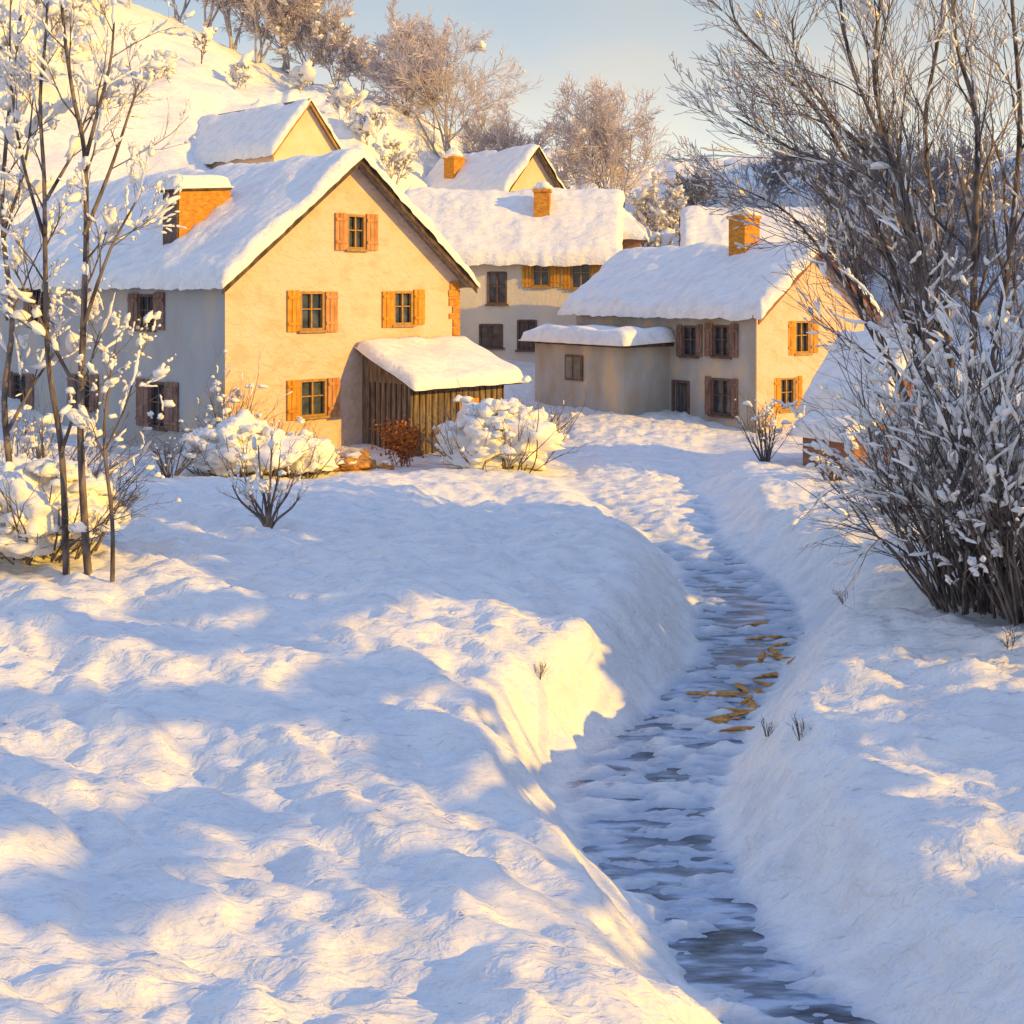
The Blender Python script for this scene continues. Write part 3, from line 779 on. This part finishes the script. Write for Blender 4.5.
# --- slender trees at the left
def left_tree(label, seed, Y, ctrl, forks, r0, sn, cat='tree', nspr=10, L=1.5):
    rng = random.Random(seed)
    P = [at(px, py, Y + dy) for px, py, dy in ctrl]
    base = P[0].copy(); base.z = gz(base.x, base.y) - 0.05
    P[0] = base.copy()
    segs = []; r0 *= 0.82
    o, rs = stem(segs, rel(base, P), r0, r0 * 0.30)
    sprout(segs, o, rs, rng, nspr, L, 0.35, 3, 0.65, 0.07)
    for fk in forks:
        Q = [at(px, py, Y + dy) for px, py, dy in fk]
        o, rs = stem(segs, rel(base, Q), r0 * 0.55, r0 * 0.16, 0)
        sprout(segs, o, rs, rng, max(4, nspr * 2 // 3), L * 0.85, 0.3, 3, 0.6, 0.07)
    return make_tree('bare_tree', label, cat, base, segs, rng, snow=sn * 0.8, snow_sz=0.06, trunk_lv=1, zmin=0.9)
left_tree('slender snow flecked tree at left whose dark trunk rises past the large roof', 101, 20.3,
          [(88, 596, 0), (84, 520, 0.1), (80, 420, 0), (84, 300, 0), (86, 230, 0.1), (84, 150, 0), (72, 90, 0.2), (62, 10, 0.3), (60, -70, 0.4)],
          [[(85, 160, 0), (98, 110, -.2), (112, 50, -.3), (115, -40, -.3)], [(84, 235, 0), (110, 170, .3), (130, 110, .4), (140, 80, .5)],
           [(82, 330, 0), (110, 250, -.2), (140, 195, -.3)], [(82, 400, 0), (45, 330, .2), (15, 270, .3)]], 0.085, 0.42)
left_tree('thin forked tree with orange lit lower trunk beside the slender left one', 103, 20.6,
          [(66, 590, 0), (64, 500, 0), (60, 440, .1), (48, 360, .2), (45, 260, 0), (44, 180, 0), (40, 100, 0), (46, 30, 0.2), (50, -60, .3)],
          [[(62, 450, 0), (85, 380, .2), (100, 330, .3)], [(45, 240, 0), (20, 150, .2), (10, 60, .3), (12, -30, .4)], [(46, 200, 0), (75, 150, .2), (95, 110, .3)]], 0.075, 0.42)
left_tree('short snow laden sapling right of the two slender left trees', 105, 20.0,
          [(112, 582, 0), (112, 520, 0), (104, 440, .1), (110, 380, .1), (116, 345, .2)],
          [[(106, 450, 0), (128, 400, .1), (140, 350, .2)]], 0.05, 0.5, nspr=7, L=0.9)
left_tree('snow laden tree cut by the left edge of the picture', 107, 21.5,
          [(8, 560, 0), (10, 480, 0), (4, 400, .1), (12, 320, .1), (2, 220, .2), (8, 120, .3), (20, 20, .3), (24, -60, .3)],
          [[(8, 430, 0), (36, 380, .2), (62, 345, .3)], [(8, 320, 0), (-20, 240, .2), (-30, 150, .3)], [(4, 230, 0), (24, 170, 0), (34, 90, 0)]], 0.08, 0.55)

# --- large many stemmed tree at the right
rng = random.Random(201)
base = at(948, 470, 26.0); base.z = gz(base.x, base.y) - 0.05
segs = []
for k, (ctrl, r0, n) in enumerate([
    ([(950, 500), (945, 400), (927, 310), (906, 199), (890, 157), (850, 60), (836, -40)], 0.12, 12),
    ([(945, 490), (925, 370), (900, 290), (870, 215), (832, 166), (790, 148), (737, 118)], 0.10, 12),
    ([(948, 495), (935, 390), (915, 260), (880, 170), (832, 116), (800, 70), (792, 20)], 0.10, 12),
    ([(955, 500), (952, 380), (938, 250), (925, 130), (938, 40), (950, -60)], 0.12, 12),
    ([(960, 500), (972, 370), (974, 248), (977, 124), (956, 41), (950, -60)], 0.12, 12),
    ([(965, 500), (990, 380), (1010, 250), (1020, 120), (1012, 0), (1010, -80)], 0.12, 12),
    ([(940, 495), (905, 400), (870, 330), (835, 270), (790, 215), (745, 190)], 0.08, 10),
    ([(946, 490), (915, 350), (880, 240), (830, 130), (770, 60), (735, 20), (725, -40)], 0.09, 12),
    ([(950, 495), (930, 340), (905, 200), (875, 90), (880, 0), (885, -60)], 0.09, 12),
    ([(970, 500), (1005, 400), (1040, 300), (1060, 160), (1070, 20)], 0.10, 9),
    ([(945, 495), (900, 380), (860, 300), (850, 230), (815, 190), (780, 160)], 0.07, 10)]):
    P = [at(px, py, 26.0 + (k % 4 - 1.5) * 0.35 * min(i, 3)) for i, (px, py) in enumerate(ctrl)]
    r0 *= 0.78
    o, rs = stem(segs, rel(base, P), r0, r0 * 0.22)
    sprout(segs, o, rs, rng, n + 6, 2.6, 0.18, 3, 0.5, 0.07, lean=Vector((-0.02, 0, 0)), kids=(4, 6), ratio=0.6)
make_tree('bare_tree', 'large many stemmed bare tree fanning over the right side of the view', 'tree', base, segs, rng, snow=0.13, snow_sz=0.05, zmin=1.5, tmin=0.006)

# --- thicket under it
def shrub(name, label, cat, base, rng, nst, H, R, lean, snow_n, snow_sz, dome=False, bark='bark', r=0.02, maxlv=2, kids=(2, 4), sp=0.5, flat=0.7, group=None, twig='twig', fill=0.0, rootr=0.25, el=2.2):
    segs = []
    for i in range(nst):
        a = rng.uniform(0, 6.283); q = math.sqrt(rng.random())
        p = Vector((math.cos(a) * q * R * rootr, math.sin(a) * q * R * rootr, -0.05))
        d = Vector((math.cos(a) * q * R * 0.9, math.sin(a) * q * R * 0.9, H * rng.uniform(0.5, 1.12))) + lean * rng.uniform(0.3, 1.0) * H
        grow(segs, p, d, d.length * rng.uniform(0.75, 1.0), r * rng.uniform(0.7, 1.3), 0, maxlv, rng, 0.0, 0.15, kids, 0.5, sp, 0.3, 0.3)
    root = empty(name, base, 0, label, cat, group)
    tr, sn = MB(), MB()
    for lv, pts, rs in segs: tr.tube(pts, rs, 4 if lv == 0 else 3)
    tr.build('stems', M[bark], root)
    allp = [(pts[k], pts[k] - pts[k - 1]) for lv, pts, rs in segs for k in range(1, len(pts)) if pts[k].z > H * 0.12]
    for i in range(snow_n):
        p, d = rng.choice(allp); p = p.copy()
        s_ = snow_sz * rng.uniform(0.35, 1.2) * (1.5 if rng.random() < 0.1 else 1)
        if rng.random() < (0.6 if not dome else 0.4):
            lvv, pts_, rs_ = rng.choice(segs); h_ = [q for q in range(len(pts_)) if pts_[q].z > H * 0.15]
            if len(h_) > 2: strip(sn, pts_[h_[0]:], rs_[h_[0]:], rng, 1.2)
            continue
        clump(sn, p, s_ * rng.uniform(0.8, el), s_ * 0.7, s_ * flat, rng, sub=2, jit=0.4, tilt=d.to_track_quat('X', 'Z').to_matrix() if el > 1.5 else None)
    if dome:
        for i in range(dome // 3):
            a = rng.uniform(0, 6.283); zz = rng.random() ** 0.6
            q = math.sqrt(max(0, 1 - zz * zz))
            p = Vector((math.cos(a) * q * R, math.sin(a) * q * R, H * (0.22 + 0.72 * zz))) + lean * H * 0.5 * zz
            s_ = snow_sz * rng.uniform(0.5, 1.5)
            clump(sn, p, s_ * 1.2, s_ * 1.0, s_ * 0.75, rng, sub=2, jit=0.5)
    if dome: clump(sn, Vector((0, 0, H * 0.35)) + lean * H * 0.25, R * 1.0, R * 0.92, H * 0.60, rng, sub=5, jit=0.26)
    if sn.v: sn.build('snow', M['clump'], root, smooth=True)['kind'] = 'stuff'
    return root
rng = random.Random(211)
b = at(975, 610, 19.0); b.z = gz(b.x, b.y)
shrub('thicket', 'tall leaning thicket of dark stems laden with snow at right', 'shrub', b, rng, 110, 3.9, 1.45, Vector((-0.15, 0, 0)), 900, 0.075, el=1.8, r=0.020, maxlv=2, kids=(3, 5), sp=0.45, rootr=0.42)
b = at(972, 560, 21.5); b.z = gz(b.x, b.y)
shrub('bush', 'rounded snow loaded bush leaning left in front of the shed', 'shrub', b, rng, 70, 3.3, 1.1, Vector((-0.16, 0, 0)), 1300, 0.09, el=1.8, dome=0, r=0.02, maxlv=2, kids=(3, 5), rootr=0.35)
b = at(1040, 600, 18.0); b.z = gz(b.x, b.y)
shrub('bush', 'stemmy dark bush at the right edge of the picture', 'shrub', b, rng, 60, 4.6, 1.2, Vector((-0.05, 0, 0)), 450, 0.06, r=0.025, maxlv=2, kids=(3, 4), rootr=0.4)

# --- small plants before the large house
b = at(263, 500, 26.0); b.x = (268 - 512) * 26.0 / F; b.z = gz(b.x, b.y)
rng = random.Random(221)
segs = []
for px, py in ((232, 470), (243, 455), (258, 430), (272, 415), (280, 440), (296, 455), (300, 480), (250, 480)):
    e_ = at(px, py + 15, 26.0 + rng.uniform(-.4, .4)) - b
    o, rs = stem(segs, [Vector((0, 0, -0.05)), Vector((e_.x * 0.25, e_.y * 0.2, e_.z * 0.3)), Vector((e_.x * 0.75, e_.y * 0.8, e_.z * 0.65)), e_], 0.04, 0.012)
    sprout(segs, o, rs, rng, 5, 0.6, 0.3, 2, 0.6)
make_tree('sapling', 'small bare multi stemmed sapling standing alone in the blue snow', 'sapling', b, segs, rng, snow=0.18, snow_sz=0.07, zmin=0.4)

def bush_at(label, px, py, Y, H, R, seed, nst, sn, sz, dome, cat='shrub', name='bush', bark='bark', **k):
    b = at(px, py, Y); b.z = gz(b.x, b.y)
    return shrub(name, label, cat, b, random.Random(seed), nst, H, R, Vector((0, 0, 0)), sn, sz, dome=dome, bark=bark, el=1.4, **k)
bush_at('broad snow domed bush in front of the wooden lean-to', 500, 468, 39.0, 2.0, 1.75, 231, 90, 25, 0.17, 260, rootr=0.8)
bush_at('low snow domed bush below the large cream gable corner', 240, 470, 37.6, 1.6, 1.5, 233, 80, 25, 0.16, 190, rootr=0.8)
bush_at('smaller snow capped bush under the ground floor gable window', 300, 470, 38.4, 1.25, 0.9, 235, 50, 15, 0.14, 90, rootr=0.8)
bush_at('wispy snow dusted shrub climbing the shaded corner of the large house', 228, 450, 38.9, 2.9, 0.7, 237, 26, 90, 0.13, 0, maxlv=2, kids=(3, 5))
bush_at('dark leafless shrub between the snow dome and the annex', 545, 428, 45.0, 1.3, 1.0, 239, 40, 40, 0.12, 0)
bush_at('scrubby dark bush beside the path below the right house gable', 765, 480, 37.5, 1.9, 0.6, 241, 24, 50, 0.12, 0)
bush_at('small snowy scrub at the foot of the brick shed', 832, 490, 34.0, 1.0, 0.8, 243, 26, 50, 0.14, 0)
bush_at('tiny twig plant poking from the snow at far right', 1010, 688, 17.0, 0.32, 0.12, 245, 6, 3, 0.02, 0, cat='plant', name='twig_plant', r=0.006)
bush_at('wide snow buried undergrowth around the left tree trunks', 35, 565, 21.8, 1.5, 1.4, 247, 90, 60, 0.12, 260, rootr=0.8)
bush_at('snow covered brush at the shaded foot of the left tree', 30, 470, 27.0, 2.6, 1.6, 249, 70, 260, 0.12, 0, maxlv=2, kids=(3, 5), rootr=0.6)
bush_at('small snowy bush between the left trees and the house wall', 170, 475, 36.0, 1.1, 0.8, 251, 24, 40, 0.14, 0)
for i, (px, py, Y, lab) in enumerate(((768, 832, 16.2, 'dry grass tuft low on the right stream bank'), (802, 880, 14.8, 'dry twig tuft on the right bank nearest the viewer'),
                                   (845, 615, 22.5, 'small dry tuft in the blue snow left of the thicket base'), (540, 742, 17.5, 'dry twig tuft on the left bank above the stream bend'))):
    bush_at(lab, px, py, Y, 0.32, 0.16, 270 + i, 9, 0, 0.015, 0, cat='plant', name='grass_tuft', r=0.005, maxlv=1)
# rust leaved shrub by the lean-to
b = at(402, 460, 40.4); b.z = gz(b.x, b.y)
rb = empty('rust_shrub', b, 0, 'rust red leaved shrub against the wooden lean-to', 'shrub')
rng = random.Random(261); segs = []
for i in range(14): grow(segs, Vector((rng.uniform(-.3, .3), rng.uniform(-.2, .2), 0)), Vector((rng.gauss(0, .3), rng.gauss(0, .3), 1)), 1.1, 0.015, 0, 1, rng, 0, 0.1, (3, 4), 0.5)
s1, s2 = MB(), MB()
for lv, pts, rs in segs:
    s1.tube(pts, rs, 3)
    for p in pts[1:]:
        for _ in range(5):
            c = p + Vector((rng.gauss(0, .08), rng.gauss(0, .08), rng.gauss(0, .08)))
            u_ = Vector((rng.gauss(0, 1), rng.gauss(0, 1), rng.gauss(0, 1))).normalized() * 0.06; v_ = u_.orthogonal().normalized() * 0.045
            s2.add([c - u_, c + v_, c + u_, c - v_], [(0, 1, 2, 3)])
s1.build('stems', M['bark'], rb); s2.build('leaves', M['rust_leaf'], rb)
# low stones along the front of the house
labs = ['flat ochre stone at the left end of the low row under the gable', 'squarish ochre stone in the low row under the gable window', 'largest ochre stone in the low row beneath the cream gable',
        'small brown stone near the rust shrub', 'long ochre stone at the right end of the low row']
for i, (px, wd, h) in enumerate(((322, 0.5, 0.4), (336, 0.45, 0.5), (358, 0.75, 0.5), (386, 0.35, 0.3), (345, 0.9, 0.3))):
    Y = 39.2 if i < 4 else 38.7
    p = at(px, 460, Y); p.z = gz(p.x, p.y) + h * 0.3
    k = MB(); rng = random.Random(300 + i)
    clump(k, Vector((0, 0, 0)), wd * 0.6, wd * 0.45, h * 0.7, rng, sub=3, jit=0.4)
    sroot = empty('stone', p, 0, labs[i], 'stone', 'stones along the foot of the house')
    k.build('rock', M['stone'], sroot, smooth=False)
    k2 = MB(); clump(k2, Vector((0, 0, h * 0.48)), wd * 0.5, wd * 0.36, h * 0.3, rng, sub=2, jit=0.4); k2.build('snow_cap', M['clump'], sroot, smooth=True)
# flat ochre slabs added in place of orange reflections on the stream
rng = random.Random(333)
for i in range(18):
    py = [638, 652, 660, 668, 676, 688, 704, 718, 624, 698, 734, 645, 657, 668, 684, 694, 711, 722][i]; px = [766, 774, 788, 752, 770, 742, 752, 728, 762, 716, 744, 780, 762, 796, 764, 756, 738, 712][i]
    y = 18.0
    for _ in range(30): y = (CZ - float(zpath(y))) * F / (py - HY)
    p = at(px, py, y); p.z = max(float(zpath(y)), gz(p.x, p.y)) + 0.0
    k = MB(); s_ = rng.uniform(0.10, 0.22)
    clump(k, Vector((0, 0, 0)), s_ * 1.9, s_ * 0.36, 0.03, rng, sub=3, jit=0.34)
    so = k.build('stone', M['stone']); so.location = p  # solid sliver in place of a reflection streak, not a rock
    so['label'] = 'flat ochre slab standing in for an orange reflection on the narrow stream'; so['category'] = 'stone'; so['group'] = 'ochre slabs standing in for stream reflections'

# --- background trees
def bg_tree(label, px, py, Y, H, Rr, seed, twig='hazy_twig', bark='hazy_bark', snow=0.03, maxlv=4, kids=(5, 7), tmin=0.017, name='bare_tree', stems=1, group=None, spread=0.6, sz=0.13, free=False):
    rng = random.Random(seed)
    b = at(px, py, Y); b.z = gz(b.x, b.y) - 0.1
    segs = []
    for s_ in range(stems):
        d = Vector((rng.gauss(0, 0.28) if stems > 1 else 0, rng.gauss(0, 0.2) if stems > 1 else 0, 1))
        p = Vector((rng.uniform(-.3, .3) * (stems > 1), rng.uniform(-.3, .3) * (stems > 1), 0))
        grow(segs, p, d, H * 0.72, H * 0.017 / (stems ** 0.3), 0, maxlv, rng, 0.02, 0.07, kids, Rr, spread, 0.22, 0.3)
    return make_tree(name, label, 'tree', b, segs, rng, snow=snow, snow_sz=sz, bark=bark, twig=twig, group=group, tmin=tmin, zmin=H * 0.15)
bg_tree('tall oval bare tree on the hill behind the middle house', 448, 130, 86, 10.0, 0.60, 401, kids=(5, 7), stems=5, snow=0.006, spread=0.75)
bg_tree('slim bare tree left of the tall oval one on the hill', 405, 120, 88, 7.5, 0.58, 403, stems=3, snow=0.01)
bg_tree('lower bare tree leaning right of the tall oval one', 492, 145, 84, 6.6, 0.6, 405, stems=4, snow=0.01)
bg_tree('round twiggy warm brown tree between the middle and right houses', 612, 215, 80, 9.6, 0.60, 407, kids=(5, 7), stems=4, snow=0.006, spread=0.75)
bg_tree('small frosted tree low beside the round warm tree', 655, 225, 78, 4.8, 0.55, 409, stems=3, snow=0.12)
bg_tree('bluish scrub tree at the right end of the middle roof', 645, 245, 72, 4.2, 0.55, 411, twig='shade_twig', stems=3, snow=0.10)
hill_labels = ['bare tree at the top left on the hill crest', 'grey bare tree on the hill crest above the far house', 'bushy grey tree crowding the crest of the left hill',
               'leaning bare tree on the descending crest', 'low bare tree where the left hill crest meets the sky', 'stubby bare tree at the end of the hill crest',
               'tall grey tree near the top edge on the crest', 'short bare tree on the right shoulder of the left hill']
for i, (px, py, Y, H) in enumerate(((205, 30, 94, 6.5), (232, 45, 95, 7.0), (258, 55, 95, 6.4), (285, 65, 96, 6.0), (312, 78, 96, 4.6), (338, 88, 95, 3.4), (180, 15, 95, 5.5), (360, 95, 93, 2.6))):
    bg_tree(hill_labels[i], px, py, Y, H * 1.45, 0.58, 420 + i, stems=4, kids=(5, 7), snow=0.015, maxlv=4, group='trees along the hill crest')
bg_tree('small dark sapling alone on the sunlit hill slope', 199, 62, 82, 2.9, 0.4, 441, stems=2, maxlv=3, snow=0.1, bark='bark', twig='twig')
for i, (px, Y, H) in enumerate(((20, 70, 5.0), (52, 76, 5.5), (100, 84, 5.0), (-10, 80, 6))):
    bg_tree(['frosted tree low on the left hill behind the roof end', 'frosted tree on the left hill above the large roof', 'pale frosted tree high on the left hill', 'frosted tree on the left hill at the picture edge'][i],
            px, 150, Y, H, 0.5, 450 + i, stems=3, maxlv=4, snow=0.10, sz=0.22, group='frosted trees on the left hill')
for i, (px, py, Y, H) in enumerate(((60, 60, 84, 2.6), (128, 40, 88, 2.2), (150, 100, 76, 1.8), (240, 78, 82, 1.8), (300, 84, 86, 1.8), (345, 120, 78, 2.4), (372, 130, 76, 2.6))):
    bg_tree(['snowy scrub high on the hill behind the left tree tops', 'small snowy scrub just below the hill top left of the dark sapling', 'low snowy scrub on the hill above the far house roof end', 'low brush right of the dark sapling on the sunlit hill',
             'low brush on the hill just over the far peach gable', 'bluish shrub at the right foot of the far peach gable', 'snowy shrub above the peak of the large house'][i],
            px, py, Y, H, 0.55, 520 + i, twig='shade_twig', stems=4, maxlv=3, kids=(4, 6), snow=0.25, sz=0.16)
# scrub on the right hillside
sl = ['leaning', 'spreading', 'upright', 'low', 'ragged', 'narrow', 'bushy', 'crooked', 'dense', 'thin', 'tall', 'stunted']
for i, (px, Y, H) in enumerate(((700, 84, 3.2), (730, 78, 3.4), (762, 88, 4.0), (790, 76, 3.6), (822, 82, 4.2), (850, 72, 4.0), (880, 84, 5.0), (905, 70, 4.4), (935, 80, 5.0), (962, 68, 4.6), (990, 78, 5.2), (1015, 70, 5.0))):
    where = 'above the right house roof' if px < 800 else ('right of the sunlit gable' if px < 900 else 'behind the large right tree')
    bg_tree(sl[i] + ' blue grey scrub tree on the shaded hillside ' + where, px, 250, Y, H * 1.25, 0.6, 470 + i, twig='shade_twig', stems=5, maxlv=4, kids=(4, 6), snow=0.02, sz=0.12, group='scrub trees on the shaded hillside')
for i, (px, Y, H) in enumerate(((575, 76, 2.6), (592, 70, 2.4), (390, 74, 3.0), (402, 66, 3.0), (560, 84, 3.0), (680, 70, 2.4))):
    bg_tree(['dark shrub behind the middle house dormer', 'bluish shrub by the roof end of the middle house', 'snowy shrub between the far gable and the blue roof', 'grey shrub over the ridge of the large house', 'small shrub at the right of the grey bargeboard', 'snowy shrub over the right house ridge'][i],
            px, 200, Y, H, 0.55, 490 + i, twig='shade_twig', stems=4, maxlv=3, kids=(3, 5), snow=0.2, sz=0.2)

# --- unseen trees added outside the right edge to cast dappled shade on the snow
EDGE = [(14.0, 20.5, 10.0), (17.5, 17.0, 11.0), (14.0, 15.5, 9.0), (15.5, 9.0, 9.5), (17.0, 4.6, 10.0), (13.0, 1.5, 8.5)]
for i, (x, y, H) in enumerate(EDGE):
    rng = random.Random(600 + i); segs = []
    for s_ in range(3): grow(segs, Vector((rng.uniform(-.4, .4), rng.uniform(-.4, .4), 0)), Vector((rng.gauss(0, .25), rng.gauss(0, .25), 1)), H * 0.72, 0.13 if i < 3 else 0.07, 0, 3 if i < 3 else 2, rng, 0.02, 0.08, (5, 7) if i < 3 else (6, 8), 0.5, 0.65 if i < 3 else 0.9, 0.2, 0.3)
    t_ = make_tree('bare_tree', ['first', 'second', 'third', 'fourth', 'fifth', 'sixth'][i] + ' unseen bare snow laden tree added beyond the right edge to shade the snow', 'tree', (x, y, gz(x, y) - 0.1), segs, rng, snow=0.7 if i < 3 else 0.0, snow_sz=0.26, zmin=1.0, group='unseen trees added for their shade')
    if i >= 3:  # snow lumps sized and counted for the shade they cast
        sn = MB(); pp = [p for lv, pts, rs in segs for p in pts[1:] if p.z > H * 0.25]
        for _ in range((70, 75, 150)[i - 3]):
            r_ = rng.uniform(0.16, 0.44); clump(sn, rng.choice(pp), r_ * 1.3, r_, r_ * 0.8, rng, sub=2, jit=0.45)
        sn.build('snow', M['clump'], t_, smooth=True)['kind'] = 'stuff'
